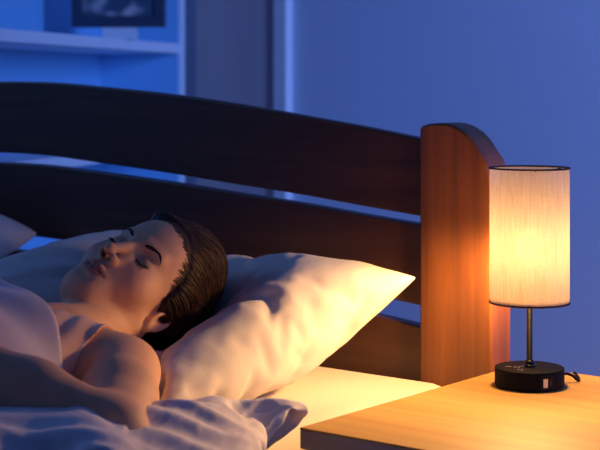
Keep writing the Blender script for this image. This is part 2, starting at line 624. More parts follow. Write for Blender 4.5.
    for k in range(3):
        a = math.radians(30 + 120 * k)
        add_tube(b, [(.012 * math.cos(a), .012 * math.sin(a), zf + .001), (SR * math.cos(a), SR * math.sin(a), zt - .002)], .0011, 6)
    obj('shade_fitting', b, M_BLACKM, r)
    zbulb = CAM_Z - (248.0 - HOR) * u - 0.5
    zthrow = CAM_Z - (237.0 - HOR) * u - 0.5
    b = add_lathe(bmesh.new(), [(0, zc + 104 * u), (.013, zc + 104 * u), (.014, zbulb - .040), (.012, zbulb - .038), (0, zbulb - .038)], 24)
    obj('bulb_socket', b, M_BLACK, r, True)
    mb = mat('frosted_bulb', (1, .9, .75), .4)
    pb = mb.node_tree.nodes['Principled BSDF']
    pb.inputs['Emission Color'].default_value = (1, .62, .28, 1)
    pb.inputs['Emission Strength'].default_value = 4.0
    b = add_lathe(bmesh.new(), [(0, zbulb - .036), (.011, zbulb - .036), (.012, zbulb - .026), (.019, zbulb - .010), (.0215, zbulb + .003), (.019, zbulb + .016), (.011, zbulb + .0235), (0, zbulb + .026)], 32)
    bulb = obj('bulb', b, mb, r, True)
    bulb.visible_shadow = True
    # unseen frosted disc added low in the shade to cut the bulb's downward light
    dm = bpy.data.materials.new('added_frosted_disc')
    dm.use_nodes = True
    N, L = dm.node_tree.nodes, dm.node_tree.links
    N.clear()
    oo = N.new('ShaderNodeOutputMaterial'); tl = N.new('ShaderNodeBsdfTranslucent'); d2 = N.new('ShaderNodeBsdfDiffuse')
    tl.inputs[0].default_value = (.8, .7, .5, 1); d2.inputs[0].default_value = (.8, .75, .6, 1)
    mx = N.new('ShaderNodeMixShader'); mx.inputs[0].default_value = .35
    L.new(d2.outputs[0], mx.inputs[1]); L.new(tl.outputs[0], mx.inputs[2]); L.new(mx.outputs[0], oo.inputs[0])
    b = add_lathe(bmesh.new(), [(3.2 * u, zb + .004), (SR - .0015, zb + .004), (SR - .0015, zb + .006), (3.2 * u, zb + .006), (3.2 * u, zb + .004)], 64)
    dif = obj('added_diffuser', b, dm, r)
    # glow inside the shade
    d = bpy.data.lights.new('bulb_light', 'POINT')
    d.energy = 0.50
    d.color = (1.0, .62, .26)
    d.shadow_soft_size = .030
    o = bpy.data.objects.new('bulb_light', d)
    o.location = (0, 0, zbulb); o.parent = r
    COL.objects.link(o)
    bulb.visible_shadow = False
    # second warm light added to brighten the room past the shade, profile shaped by hand:
    # strongest sideways and obliquely down, weak straight down and above the bulb
    d = bpy.data.lights.new('added_throw', 'POINT')
    d.energy = THROW_W
    d.color = (1.0, .54, .19)
    d.shadow_soft_size = .030
    d.use_nodes = True
    nt = d.node_tree
    em = nt.nodes['Emission']
    tcn = nt.nodes.new('ShaderNodeTexCoord'); sx = nt.nodes.new('ShaderNodeSeparateXYZ')
    mr = nt.nodes.new('ShaderNodeMapRange'); mr.inputs[1].default_value = -1; mr.inputs[2].default_value = 1
    rp = nt.nodes.new('ShaderNodeValToRGB')
    el = rp.color_ramp.elements
    prof = [(-1, .24), (-.9, .33), (-.75, .64), (-.45, 1.0), (-.25, .60), (-.10, .28), (.0, .07), (1, .09)]
    for i, (zz, vv) in enumerate(prof):
        e = el[i] if i < 1 else (el.new((zz + 1) / 2) if i < len(prof) - 1 else el[len(el) - 1])
        e.position = (zz + 1) / 2
        e.color = (vv, vv, vv, 1)
    nt.links.new(tcn.outputs['Normal'], sx.inputs[0]); nt.links.new(sx.outputs['Z'], mr.inputs[0])
    nt.links.new(mr.outputs[0], rp.inputs[0]); nt.links.new(rp.outputs[0], em.inputs['Strength'])
    o = bpy.data.objects.new('added_throw', d)
    o.location = (0, 0, zthrow); o.parent = r
    COL.objects.link(o)
    lit = bpy.data.collections.new('throw_skips')
    for q in (sh, dif, bulb):
        lit.objects.link(q)
    for q in [c for c in sh.children]:
        lit.objects.link(q)
    o.light_linking.receiver_collection = lit
    o.light_linking.blocker_collection = lit
    for co in lit.collection_objects:
        co.light_linking.link_state = 'EXCLUDE'
    # power cord leaving the back of the base
    w = lambda px, py, D: r.matrix_basis.inverted() @ at(px, py, D)
    y0 = R - .002
    b = bmesh.new()
    pts = [(R * .80, R * .34, .0135), (R * 1.0, R * .40, .0142), (R * 1.18, R * .44, .0140), (R * 1.34, R * .48, .0105), (R * 1.46, R * .54, .0045), (R * 1.55, R * .70, .0024), (R * 1.60, R * 1.0, .0024), (R * 1.62, R * 1.40, .0024), (R * 1.63, R * 1.80, .0020), (R * 1.64, R * 2.10, -.012), (R * 1.65, R * 2.18, -.08), (R * 1.66, R * 2.2, -.40)]
    sp = []
    for i in range(len(pts) - 1):
        for k in range(5):
            t = k / 5
            A = Vector(pts[max(i - 1, 0)]); B = Vector(pts[i]); Cc = Vector(pts[i + 1]); Dd = Vector(pts[min(i + 2, len(pts) - 1)])
            sp.append(.5 * ((2 * B) + (Cc - A) * t + (2 * A - 5 * B + 4 * Cc - Dd) * t * t + (3 * B - A - 3 * Cc + Dd) * t ** 3))
    add_tube(b, sp, .0022, 8)
    obj('power_cord', b, M_BLACK, r, True)
    return r


lamp()


# ------------------------------------------------------------------ sculpting with distance fields
def smin(a, b, k):
    h = np.clip(0.5 + 0.5 * (b - a) / k, 0, 1)
    return b + (a - b) * h - k * h * (1 - h)


def smax(a, b, k):
    return -smin(-a, -b, k)


def ell(P, c, r, R=None):
    q = P - np.asarray(c, float)
    if R is not None:
        q = q @ R
    r = np.asarray(r, float)
    k0 = np.sqrt(((q / r) ** 2).sum(1)) + 1e-9
    k1 = np.sqrt(((q / r ** 2) ** 2).sum(1)) + 1e-9
    return k0 * (k0 - 1) / k1


def cap(P, a, b, ra, rb=None, flat=None):
    a = np.asarray(a, float); b = np.asarray(b, float)
    rb = ra if rb is None else rb
    pa = P - a; ba = b - a
    h = np.clip((pa @ ba) / (ba @ ba), 0, 1)
    return np.linalg.norm(pa - h[:, None] * ba, axis=1) - (ra + (rb - ra) * h)


def axes(*dirs):
    """orthonormal columns from two directions"""
    x = Vector(dirs[0]).normalized()
    y = Vector(dirs[1]); y = (y - x * y.dot(x)).normalized()
    z = x.cross(y)
    return np.array([list(x), list(y), list(z)]).T


def mesh_field(f, X, Y, Z, band=0.02, steps=3, coarse=4):
    """surface nets on a rectilinear grid, then pulled onto the zero level"""
    nx, ny, nz = len(X), len(Y), len(Z)
    V = np.full((nx, ny, nz), 1.0, np.float32)
    c = coarse
    Xc, Yc, Zc = X[c // 2::c], Y[c // 2::c], Z[c // 2::c]
    G = np.stack(np.meshgrid(Xc, Yc, Zc, indexing='ij'), -1).reshape(-1, 3)
    F = f(G).reshape(len(Xc), len(Yc), len(Zc))
    ix = np.minimum(np.arange(nx) // c, len(Xc) - 1)
    iy = np.minimum(np.arange(ny) // c, len(Yc) - 1)
    iz = np.minimum(np.arange(nz) // c, len(Zc) - 1)
    Ff = F[np.ix_(ix, iy, iz)]
    V[:] = np.sign(Ff)
    I = np.argwhere(np.abs(Ff) < band)
    pts = np.stack([X[I[:, 0]], Y[I[:, 1]], Z[I[:, 2]]], 1)
    vals = np.concatenate([f(pts[k:k + 400000]) for k in range(0, len(pts), 400000)]) if len(pts) else np.zeros(0)
    V[I[:, 0], I[:, 1], I[:, 2]] = vals
    S = V < 0
    cells = np.zeros((nx - 1, ny - 1, nz - 1), bool)
    cnt = np.zeros((nx - 1, ny - 1, nz - 1), np.int8)
    for a in (0, 1):
        for b in (0, 1):
            for d in (0, 1):
                cnt += S[a:nx - 1 + a, b:ny - 1 + b, d:nz - 1 + d]
    cells = (cnt > 0) & (cnt < 8)
    C = np.argwhere(cells)
    idx = np.full(cells.shape, -1, np.int64)
    idx[C[:, 0], C[:, 1], C[:, 2]] = np.arange(len(C))
    acc = np.zeros((len(C), 3)); num = np.zeros(len(C))
    A = (X, Y, Z)
    corners = [(a, b, d) for a in (0, 1) for b in (0, 1) for d in (0, 1)]
    for p in corners:
        for ax in range(3):
            if p[ax]: continue
            q = list(p); q[ax] = 1
            v0 = V[C[:, 0] + p[0], C[:, 1] + p[1], C[:, 2] + p[2]]
            v1 = V[C[:, 0] + q[0], C[:, 1] + q[1], C[:, 2] + q[2]]
            m = (v0 < 0) != (v1 < 0)
            t = np.where(m, v0 / np.where(m, v0 - v1, 1), 0)
            pos = np.stack([A[k][C[:, k] + p[k]] for k in range(3)], 1)
            ln = A[ax][C[:, ax] + 1] - A[ax][C[:, ax]]
            pos[:, ax] += t * ln
            acc[m] += pos[m]; num[m] += 1
    VV = acc / num[:, None]
    quads = []
    for ax in range(3):
        o1, o2 = [(1, 2), (2, 0), (0, 1)][ax]
        sl0 = [slice(None)] * 3; sl1 = [slice(None)] * 3
        sl0[ax] = slice(0, -1); sl1[ax] = slice(1, None)
        for o in (o1, o2):
            sl0[o] = slice(1, -1); sl1[o] = slice(1, -1)
        d = S[tuple(sl0)].astype(np.int8) - S[tuple(sl1)].astype(np.int8)
        E = np.argwhere(d != 0)
        sgn = d[E[:, 0], E[:, 1], E[:, 2]]
        E = E.copy(); E[:, o1] += 1; E[:, o2] += 1
        def g(s1, s2):
            q = E.copy(); q[:, o1] -= s1; q[:, o2] -= s2
            return idx[q[:, 0], q[:, 1], q[:, 2]]
        Q = np.stack([g(1, 1), g(0, 1), g(0, 0), g(1, 0)], 1)
        Q[sgn < 0] = Q[sgn < 0][:, ::-1]
        quads.append(Q)
    Q = np.concatenate(quads)
    Q = Q[(Q >= 0).all(1)]
    e = 4e-4
    for _ in range(steps):
        v = f(VV)
        g = np.stack([f(VV + np.eye(3)[k] * e) - f(VV - np.eye(3)[k] * e) for k in range(3)], 1) / (2 * e)
        gn = (g ** 2).sum(1)
        st = (v / np.maximum(gn, .15))[:, None] * g
        ln = np.linalg.norm(st, axis=1, keepdims=True)
        st *= np.minimum(1, .0025 / np.maximum(ln, 1e-9))
        VV = VV - st
    return VV, Q


def np_mesh(name, VV, Q):
    me = bpy.data.meshes.new(name)
    me.vertices.add(len(VV)); me.vertices.foreach_set('co', VV.astype(np.float32).ravel())
    me.loops.add(Q.size); me.loops.foreach_set('vertex_index', Q.astype(np.int32).ravel())
    me.polygons.add(len(Q)); me.polygons.foreach_set('loop_start', (np.arange(len(Q)) * 4).astype(np.int32))
    me.polygons.foreach_set('loop_total', np.full(len(Q), 4, np.int32))
    me.update(calc_edges=True); me.validate()
    return me


def axgrid(lo, hi, fine_lo, fine_hi, fine, rough):
    a = np.arange(lo, fine_lo, rough) if lo < fine_lo else np.zeros(0)
    b = np.arange(fine_lo, fine_hi, fine)
    c = np.arange(fine_hi, hi, rough) if hi > fine_hi else np.zeros(0)
    return np.concatenate([a, b, c])


# ------------------------------------------------------------------ the sleeper: head frame
# columns: her right, the way the face looks, crown (in world axes)
HR = np.array([[-0.896, 0.3571, 0.2638], [0.0443, -0.5193, 0.8534], [0.4418, 0.7764, 0.4495]])
HS = 0.975
HC = np.array(at(138.0, 285.6, 2.28))


def to_head(P):
    return ((P - HC) @ HR) / HS


def from_head(q):
    return HC + HS * (np.asarray(q, float) @ HR.T)


def mirror(P):
    return np.concatenate([np.abs(P[:, :1]), P[:, 1:]], 1)


def head_field(P):
    """head in its own frame, metres; x right, y face, z crown, origin between the eyes' depth"""
    M = mirror(P)
    d = ell(P, (0, -.014, .036), (.0725, .094, .086))
    d = smin(d, ell(P, (0, .030, .040), (.058, .058, .058)), .02)
    d = smin(d, ell(P, (0, .028, -.030), (.0575, .056, .074)), .03)
    d = smin(d, ell(M, (.036, .050, -.032), (.030, .028, .030)), .026)          # cheeks
    d = smin(d, cap(M, (.050, .004, -.054), (.016, .062, -.099), .013, .012), .030)   # jaw
    d = smin(d, ell(P, (0, .067, -.099), (.020, .0170, .0165)), .030)
    d = smin(d, ell(P, (0, .034, -.104), (.036, .034, .020)), .026)            # chin
    d = smin(d, ell(P, (0, .061, -.068), (.030, .0265, .029)), .030)            # mouth mound
    d = smin(d, cap(M, (.008, .0825, .021), (.040, .0700, .022), .0050, .0050), .016)  # brow ridge
    d = smax(d, -ell(M, (.0305, .0975, .001), (.0190, .0170, .0120)), .016)      # sockets
    # closed eyes: the ball under the lids
    d = smin(d, ell(M, (.0315, .0650, -.001), (.0158, .0150, .0125)), .0050)
    # nose
    n = cap(P, (0, .0805, .014), (0, .1060, -.035), .0068, .0080)
    n = smin(n, ell(P, (0, .1085, -.0375), (.0086, .0085, .0078)), .006)
    n = smin(n, ell(M, (.0118, .0950, -.0415), (.0070, .0110, .0072)), .005)
    n = smin(n, cap(M, (.006, .078, .008), (.012, .080, -.030), .005, .008), .010)
    d = smin(d, n, .008)
    d = smax(d, -ell(M, (.0066, .1015, -.0480), (.0040, .0066, .0055)), .0024)  # nostrils
    d = smax(d, -cap(P, (0, .0995, -.051), (0, .0965, -.059), .0022, .0026), .004)    # philtrum
    # lips
    up = cap(M, (.0050, .0918, -.0622), (.0235, .0785, -.0690), .0056, .0024)
    lo = cap(M, (.000, .0890, -.0742), (.0210, .0785, -.0714), .0070, .0027)
    d = smin(d, up, .004)
    d = smin(d, lo, .004)
    d = smax(d, -cap(M, (.000, .0985, -.0682), (.0262, .0810, -.0702), .0014, .0009), .0020)
    d = smax(d, -ell(P, (0, .0955, -.0885), (.014, .0050, .0035)), .008)        # fold above the chin
    # lid edge: a shallow crease along the lashes and a softer one above
    d = smax(d, -cap(M, (.0200, .0795, -.0055), (.0310, .0815, -.0078), .0010), .0016)
    d = smax(d, -cap(M, (.0310, .0815, -.0078), (.0440, .0735, -.0048), .0010), .0016)
    d = smax(d, -cap(M, (.0210, .0800, .0085), (.0420, .0765, .0080), .0012), .004)
    # ears
    E = axes((1, .22, -.05), (-.08, -.25, 1))          # outward, up, fore-aft
    q = (M - np.array([.0690, -.014, -.016])) @ E
    q = q / .86
    e = ell(q, (0, 0, 0), (.0075, .0300, .0175))
    ring = np.sqrt((np.sqrt((q[:, 1] / 1.6) ** 2 + q[:, 2] ** 2) - .0150) ** 2 + (q[:, 0] - .0055) ** 2) - .0030
    e = smax(e, -ell(q, (.0085, .003, .000), (.0085, .0185, .0105)), .003)
    e = smin(e, ring, .003)
    e = smin(e, ell(q, (.003, -.026, .004), (.0048, .0085, .0075)), .005)       # lobe
    e = smin(e, ell(q, (.004, -.003, .0125), (.0045, .0050, .0035)), .003)      # tragus
    d = smin(d, e, .005)
    return d * HS


NECK = np.array([-1.610, 1.452, 0.578])
S_L = np.array(at(123, 373, 2.04))
E_L = np.array(at(112, 434, 1.80))
W_L = np.array(at(-64, 344, 1.84))
TC = np.array([-1.620, 1.270, 0.562])


def torso_field(P):
    d = ell(P, TC, (.150, .200, .092))
    d = smin(d, cap(P, NECK + [-.10, -.03, -.01], NECK + [.10, -.03, -.01], .055, .050), .06)
    d = smin(d, ell(P, (-1.555, 1.175, .615), (.064, .070, .052)), .04)
    d = smin(d, ell(P, (-1.690, 1.175, .615), (.064, .070, .052)), .04)
    d = smin(d, ell(P, (-1.620, .99, .560), (.125, .20, .075)), .08)
    d = smin(d, ell(P, (-1.620, .76, .565), (.165, .16, .082)), .08)
    return d


def limb_field(P):
    d = cap(P, S_L, S_L * .55 + E_L * .45, .0515, .0475)
    d = smin(d, cap(P, S_L * .55 + E_L * .45, E_L, .0475, .0395), .02)
    d = smin(d, cap(P, E_L, E_L * .55 + W_L * .45, .0400, .0385), .022)
    d = smin(d, cap(P, E_L * .55 + W_L * .45, W_L, .0385, .0260), .02)
    # hand: palm, four fingers and a thumb resting on the duvet
    ax = (W_L - E_L) / np.linalg.norm(W_L - E_L)
    up = np.array([0, 0, 1.0]); up = up - ax * (up @ ax); up /= np.linalg.norm(up)
    sd = np.cross(ax, up)
    Rh = np.stack([ax, sd, up], 1)
    pc = W_L + ax * .055 - up * .006
    d = smin(d, ell(P, pc, (.052, .038, .015), Rh), .018)
    for k, (o, l) in enumerate(((-.030, .062), (-.010, .074), (.010, .080), (.030, .072))):
        k0 = pc + ax * .040 + sd * o
        k1 = k0 + ax * l * .45 + sd * o * .1 + up * .004
        k2 = k1 + ax * l * .32 - up * .010
        k3 = k2 + ax * l * .22 - up * .014
        f = smin(smin(cap(P, k0, k1, .0088, .0082), cap(P, k1, k2, .0082, .0074), .003), cap(P, k2, k3, .0074, .0064), .003)
        d = smin(d, f, .004)
    t0 = pc - ax * .030 + sd * .028
    t1 = t0 + ax * .030 + sd * .026 - up * .004
    t2 = t1 + ax * .034 + sd * .006 - up * .004
    d = smin(d, smin(cap(P, t0, t1, .013, .0105), cap(P, t1, t2, .0100, .0080), .003), .007)
    return d


def body_field(P):
    hd = np.full(len(P), 9.0)
    near = np.linalg.norm(P - HC, axis=1) < .19
    d = torso_field(P)
    # right arm lies along her far side, under the duvet
    d = smin(d, smin(cap(P, (-1.785, 1.40, .56), (-1.86, 1.16, .53), .05, .042), cap(P, (-1.86, 1.16, .53), (-1.84, .92, .535), .041, .028), .02), .04)
    # thighs, under the duvet
    for sx in (-1, 1):
        d = smin(d, cap(P, (-1.62 + sx * .085, .72, .555), (-1.62 + sx * .10, .34, .60), .080, .056), .05)
        d = smin(d, cap(P, (-1.62 + sx * .10, .34, .60), (-1.62 + sx * .10, .06, .545), .055, .045), .03)
    d = smin(d, limb_field(P), .022)
    nk0 = from_head((0, -.030, -.035)); nk1 = NECK + [0.0, -.005, .004]
    neck = cap(P, nk0, nk1, .0470, .0510)
    # muscle running from behind the ear to the breastbone
    neck = smin(neck, cap(P, from_head((-.050, -.020, -.045)), NECK + [.02, -.085, .062], .012, .010), .03)
    d = smin(d, neck, .035)
    d = smax(d, -ell(P, NECK + [-.004, -.078, .098], (.016, .014, .012)), .02)
    # collar bone
    d = smin(d, cap(P, NECK + [.02, -.085, .050], S_L + [-.03, -.012, .045], .007, .008), .018)
    if near.any():
        hd[near] = head_field(to_head(P[near]))
        d = np.where(near, smin(d, hd, .010), d)
    return d


def skin_material():
    m = mat('skin', (.60, .33, .22), .58, Specular_IOR_Level=.3)
    nt, N, L, b = nodes(m)
    b.inputs['Subsurface Weight'].default_value = .06
    b.inputs['Subsurface Radius'].default_value = (.9, .35, .2)
    b.inputs['Subsurface Scale'].default_value = .006
    at_ = N.new('ShaderNodeAttribute'); at_.attribute_name = 'tint'
    nz = N.new('ShaderNodeTexNoise'); nz.inputs['Scale'].default_value = 45; nz.inputs['Detail'].default_value = 5
    tc = N.new('ShaderNodeTexCoord'); L.new(tc.outputs['Object'], nz.inputs[0])
    mr = N.new('ShaderNodeMapRange'); mr.inputs[3].default_value = .93; mr.inputs[4].default_value = 1.05
    L.new(nz.outputs[0], mr.inputs[0])
    mx = N.new('ShaderNodeMix'); mx.data_type = 'RGBA'; mx.blend_type = 'MULTIPLY'; mx.inputs[0].default_value = 1
    L.new(at_.outputs['Color'], mx.inputs[6]); L.new(mr.outputs[0], mx.inputs[7])
    L.new(mx.outputs[2], b.inputs['Base Color'])
    n2 = N.new('ShaderNodeTexNoise'); n2.inputs['Scale'].default_value = 900; n2.inputs['Detail'].default_value = 2
    L.new(tc.outputs['Object'], n2.inputs[0])
    bp = N.new('ShaderNodeBump'); bp.inputs['Strength'].default_value = .08; bp.inputs['Distance'].default_value = .0005
    L.new(n2.outputs[0], bp.inputs['Height']); L.new(bp.outputs[0], b.inputs['Normal'])
    return m


SKIN = np.array([.78, .44, .265])


def build_person():
    X = axgrid(-1.95, -1.20, -1.74, -1.50, .0017, .006)
    Y = axgrid(-.03, 1.86, 1.50, 1.74, .0017, .006)
    Z = axgrid(.47, .80, .54, .76, .0017, .006)
    VV, Q = mesh_field(body_field, X, Y, Z, band=.026)
    me = np_mesh('person', VV, Q)
    H = to_head(VV); Mh = mirror(H)
    t = np.tile(SKIN, (len(VV), 1))
    near = np.linalg.norm(H, axis=1) < .17

    def blend(w, c):
        w = (w * near)[:, None]
        t[:] = t * (1 - w) + np.array(c) * w
    sstep = lambda a, b, x: np.clip((x - a) / (b - a), 0, 1) ** 2 * (3 - 2 * np.clip((x - a) / (b - a), 0, 1))
    # cheeks and nose tip a little redder
    blend(.35 * np.exp(-((Mh[:, 0] - .040) ** 2 + (Mh[:, 2] + .030) ** 2) / .018 ** 2) * (H[:, 1] > .03), (.66, .24, .17))
    # lips
    zu = -.0680 + .0074 - 8.0 * Mh[:, 0] ** 2 - .0012 * np.exp(-(Mh[:, 0] / .003) ** 2)
    zl = -.0680 - .0130 + 19 * Mh[:, 0] ** 2
    wl = sstep(-.0016, .0012, zu - H[:, 2]) * sstep(-.0016, .0012, H[:, 2] - zl) * (1 - sstep(.0245, .0275, Mh[:, 0])) * (H[:, 1] > .07)
    blend(.85 * wl, (.46, .14, .11))
    # upper lids slightly darker
    blend(.35 * np.exp(-(((Mh[:, 0] - .032) / .016) ** 2 + ((H[:, 2] - .003) / .009) ** 2)) * (H[:, 1] > .06), (.36, .18, .13))
    blend(.95 * np.minimum(1, 1.6 * np.exp(-(((Mh[:, 0] - .0064) / .0045) ** 2 + ((H[:, 2] + .0462) / .0045) ** 2 + ((H[:, 1] - .0990) / .0075) ** 2))), (.05, .018, .014))  # shade inside the nostrils put into the tint
    ca = me.color_attributes.new('tint', 'FLOAT_COLOR', 'POINT')
    ca.data.foreach_set('color', np.concatenate([t, np.ones((len(t), 1))], 1).astype(np.float32).ravel())
    o = objm('person', me, skin_material(), smooth=True)
    tag(o, 'sleeping person in a peach tank top lying face up, dark hair pulled back', 'person')
    return o


def surf_project(f, P, n=4, off=0.0):
    e = 3e-4
    P = np.asarray(P, float).copy()
    for _ in range(n):
        v = f(P) - off
        g = np.stack([f(P + np.eye(3)[k] * e) - f(P - np.eye(3)[k] * e) for k in range(3)], 1) / (2 * e)
        P -= (v / np.maximum((g ** 2).sum(1), .2))[:, None] * g
    g = np.stack([f(P + np.eye(3)[k] * e) - f(P - np.eye(3)[k] * e) for k in range(3)], 1)
    g /= np.linalg.norm(g, axis=1, keepdims=True) + 1e-12
    return P, g


def strands_mesh(name, lines, radii, m, parent, sides=4, base=None):
    """thin tapering hairs, one mesh; lines: list of (n,3) arrays"""
    VV, FF, off = [], [], 0
    if base is not None:
        VV.append(base[0]); FF.append(base[1]); off = len(base[0])
    for ln, rad in zip(lines, radii):
        n = len(ln)
        t = np.gradient(ln, axis=0); t /= np.linalg.norm(t, axis=1, keepdims=True) + 1e-12
        ref = np.array([.31, .52, .79])
        a = np.cross(t, ref); a /= np.linalg.norm(a, axis=1, keepdims=True) + 1e-12
        c = np.cross(t, a)
        rr = rad * (1 - .85 * np.linspace(0, 1, n) ** 3)[:, None]
        ring = np.stack([ln + rr * (a * math.cos(2 * math.pi * k / sides) + c * math.sin(2 * math.pi * k / sides)) for k in range(sides)], 1)
        VV.append(ring.reshape(-1, 3))
        i = np.arange(n - 1)[:, None] * sides
        k = np.arange(sides)[None]
        q = np.stack([i + k, i + (k + 1) % sides, i + sides + (k + 1) % sides, i + sides + k], -1).reshape(-1, 4) + off
        FF.append(q)
        off += n * sides
    me = np_mesh(name, np.concatenate(VV), np.concatenate(FF))
    return objm(name, me, m, parent, True)


def hair_cap(P):
    M = mirror(P)
    d = ell(P, (0, -.020, .044), (.0790, .101, .0990))
    d = smin(d, ell(P, (0, -.030, .088), (.060, .068, .068)), .03)
    d = smin(d, ell(P, (.034, .040, .088), (.030, .030, .017)), .014)
    d = smin(d, ell(P, (0, -.062, .046), (.066, .064, .070)), .03)
    wav = .0022 * np.sin(P[:, 1] * 60 + 9 * M[:, 0] / .08) * np.clip(1 - P[:, 1] / .06, 0, 1)
    hl = (P[:, 1] - .037 - .66 * (P[:, 2] - .03) + .16 * np.clip(M[:, 0] - .03, 0, 1) - .05 * np.clip(.02 - P[:, 2], 0, 1)) / 1.2
    d = smax(d + wav * .4, hl, .016)
    d = smin(d, ell(M, (.0655, -.022, .024), (.0130, .038, .030)), .024)
    return d * HS


def build_hair(person):
    m = mat('dark_brown_hair', (.030, .013, .008), .48)
    nt, N, L, b = nodes(m)
    b.inputs['Specular IOR Level'].default_value = .4
    tc = N.new('ShaderNodeTexCoord'); nz = N.new('ShaderNodeTexNoise'); nz.inputs['Scale'].default_value = 160
    L.new(tc.outputs['Object'], nz.inputs[0])
    cr = N.new('ShaderNodeValToRGB'); cr.color_ramp.elements[0].color = (.015, .007, .0045, 1); cr.color_ramp.elements[1].color = (.080, .034, .017, 1)
    cr.color_ramp.elements[0].position = .35; cr.color_ramp.elements[1].position = .75
    L.new(nz.outputs[0], cr.inputs[0]); L.new(cr.outputs[0], b.inputs['Base Color'])
    g = np.arange(-.165, .165, .0026)
    VV, Q = mesh_field(hair_cap, g, g, g, band=.03, steps=3)
    rng = np.random.default_rng(7)
    # roots all over the cap, denser near the hairline; every strand runs back to the knot
    knot = np.array([0, -.118, .012])
    idx = rng.choice(len(VV), 3600, replace=False)
    roots = VV[idx]
    keep = (roots[:, 1] - .037 - .66 * (roots[:, 2] - .03)) > -.16
    roots = roots[keep]
    P = roots.copy()
    n = 22
    lift = rng.uniform(.0002, .0022, len(P))
    path = [P.copy()]
    total = np.linalg.norm(knot - P, axis=1)
    ln = np.minimum(total, rng.uniform(.06, .16, len(P)))
    for k in range(n):
        dr = knot - P
        dr += np.stack([0 * P[:, 0], -.02 - 0 * P[:, 0], .06 * np.exp(-((P[:, 1] - .04) / .04) ** 2)], 1)
        dr /= np.linalg.norm(dr, axis=1, keepdims=True)
        dr += rng.normal(size=dr.shape) * .02
        P = P + dr * (ln / n)[:, None]
        P, _ = surf_project(hair_cap, P, 2, 0.0)
        path.append(P.copy())
    path = np.stack(path, 1)                      # strands, n+1, 3
    G = path.reshape(-1, 3)
    pr, nr = surf_project(hair_cap, G, 1)
    amp = np.sin(np.linspace(0, math.pi, n + 1))[None, :, None] * lift[:, None, None] * .9 + .0003
    path = (pr.reshape(path.shape) + nr.reshape(path.shape) * amp)
    lines = [from_head(p) for p in path]
    rad = list(rng.uniform(.0004, .0009, len(lines)))
    # finer hairs rooted just in front of the cap soften the hairline
    K = 1700
    x = rng.uniform(-.070, .070, K)
    z = np.where(np.abs(x) > .045, rng.uniform(-.002, .088, K), rng.uniform(.062, .092, K))
    y = .037 + .66 * (z - .03) - .16 * np.maximum(np.abs(x) - .03, 0) + .05 * np.maximum(.02 - z, 0) + rng.uniform(-.008, .0040, K) + .0035 * np.sin(x * 130) ** 2
    both = lambda q: np.minimum(head_field(q), hair_cap(q))
    P, _ = surf_project(both, np.stack([x, y, z], 1), 6)
    path = [P]
    ln = rng.uniform(.03, .07, K)
    for k in range(10):
        dr = knot + [0, 0, .07] - P
        dr /= np.linalg.norm(dr, axis=1, keepdims=True)
        P = P + dr * (ln / 10)[:, None]
        P, nr = surf_project(both, P, 2, .0005)
        path.append(P)
    path = np.stack(path, 1)
    lines += [from_head(p) for p in path]
    rad += list(rng.uniform(.00025, .0005, K))
    h = strands_mesh('hair', lines, rad, m, person, 4, (from_head(VV), Q))
    # brows
    dk = mat('brow_hair', (.030, .014, .009), .7)
    for s in (-1, 1):
        K = 300
        t = rng.uniform(0, 1, K) ** .85
        x = .0125 + .0395 * t
        wv = .0024 * (1 - .80 * t) * np.clip(t / .12, .45, 1)
        z = .0165 + .0080 * np.sin(np.minimum(t * 1.25, 1.35) * 1.45) - .0085 * np.maximum(t - .60, 0) / .40 + rng.uniform(-1, 1, K) * wv
        p = np.stack([s * x, .085 - .0105 * t, z], 1)
        d0 = np.stack([s * (.75 + .3 * t), 0 * t, .62 - 1.15 * t], 1)
        d0 /= np.linalg.norm(d0, axis=1, keepdims=True)
        seq = []
        for j in range(5):
            q, nr = surf_project(head_field, p + d0 * .0058 * j / 4, 4, .0002 + .0003 * math.sin(j / 4 * 3.1))
            seq.append(from_head(q))
        seq = np.stack(seq, 1)
        strands_mesh('eyebrow', list(seq), [.00025] * K, dk, person, 3)
        K = 60
        t = (np.arange(K) + .5) / K
        x = .0195 + .0255 * t
        z = -.0050 - .0036 * np.sin(math.pi * np.minimum(t * .95, 1)) + .0012 * t
        q, nr = surf_project(head_field, np.stack([s * x, .080 + 0 * t, z], 1), 5, .0002)
        o = nr * .25 + np.stack([s * (t - .35), 0 * t, -.75 + 0 * t], 1)
        o /= np.linalg.norm(o, axis=1, keepdims=True)
        ln_ = (.0040 + .0026 * t)[:, None]
        seq = np.stack([from_head(q + o * ln_ * u_ + nr * .0015 * u_ * u_) for u_ in np.linspace(0, 1, 5)], 1)
        strands_mesh('eyelashes', list(seq), [.00030] * K, dk, person, 3)


def top_field(P):
    d = torso_field(P)
    lf = limb_field(P)
    d = smin(d, lf, .022)
    # gathered folds running from the armhole towards the chest
    q = P - S_L
    f = .0032 * np.sin(q[:, 0] * 150 + q[:, 1] * 60 + 2.2 * np.sin(q[:, 1] * 22)) * np.exp(-(np.linalg.norm(q - [-.06, -.06, .02], axis=1) / .085) ** 2)
    d = d - .0045 - f
    d = smax(d, -(lf - .016), .003)          # armhole
    d = smax(d, -ell(P, NECK + [.0, .028, .060], (.078, .062, .070)), .002)         # neckline
    d = smax(d, (P[:, 1] - (NECK[1] + .012)), .002)
    return d


def build_top(person):
    m = cloth_mat('peach_jersey', (.86, .50, .36), .8, wr=.03)
    VV, Q = mesh_field(top_field, np.arange(-1.82, -1.38, .0026), np.arange(.86, 1.50, .0034), np.arange(.50, .70, .0026), band=.02)
    me = np_mesh('tank_top', VV, Q)
    o = objm('tank_top', me, m, person, True)
    return o


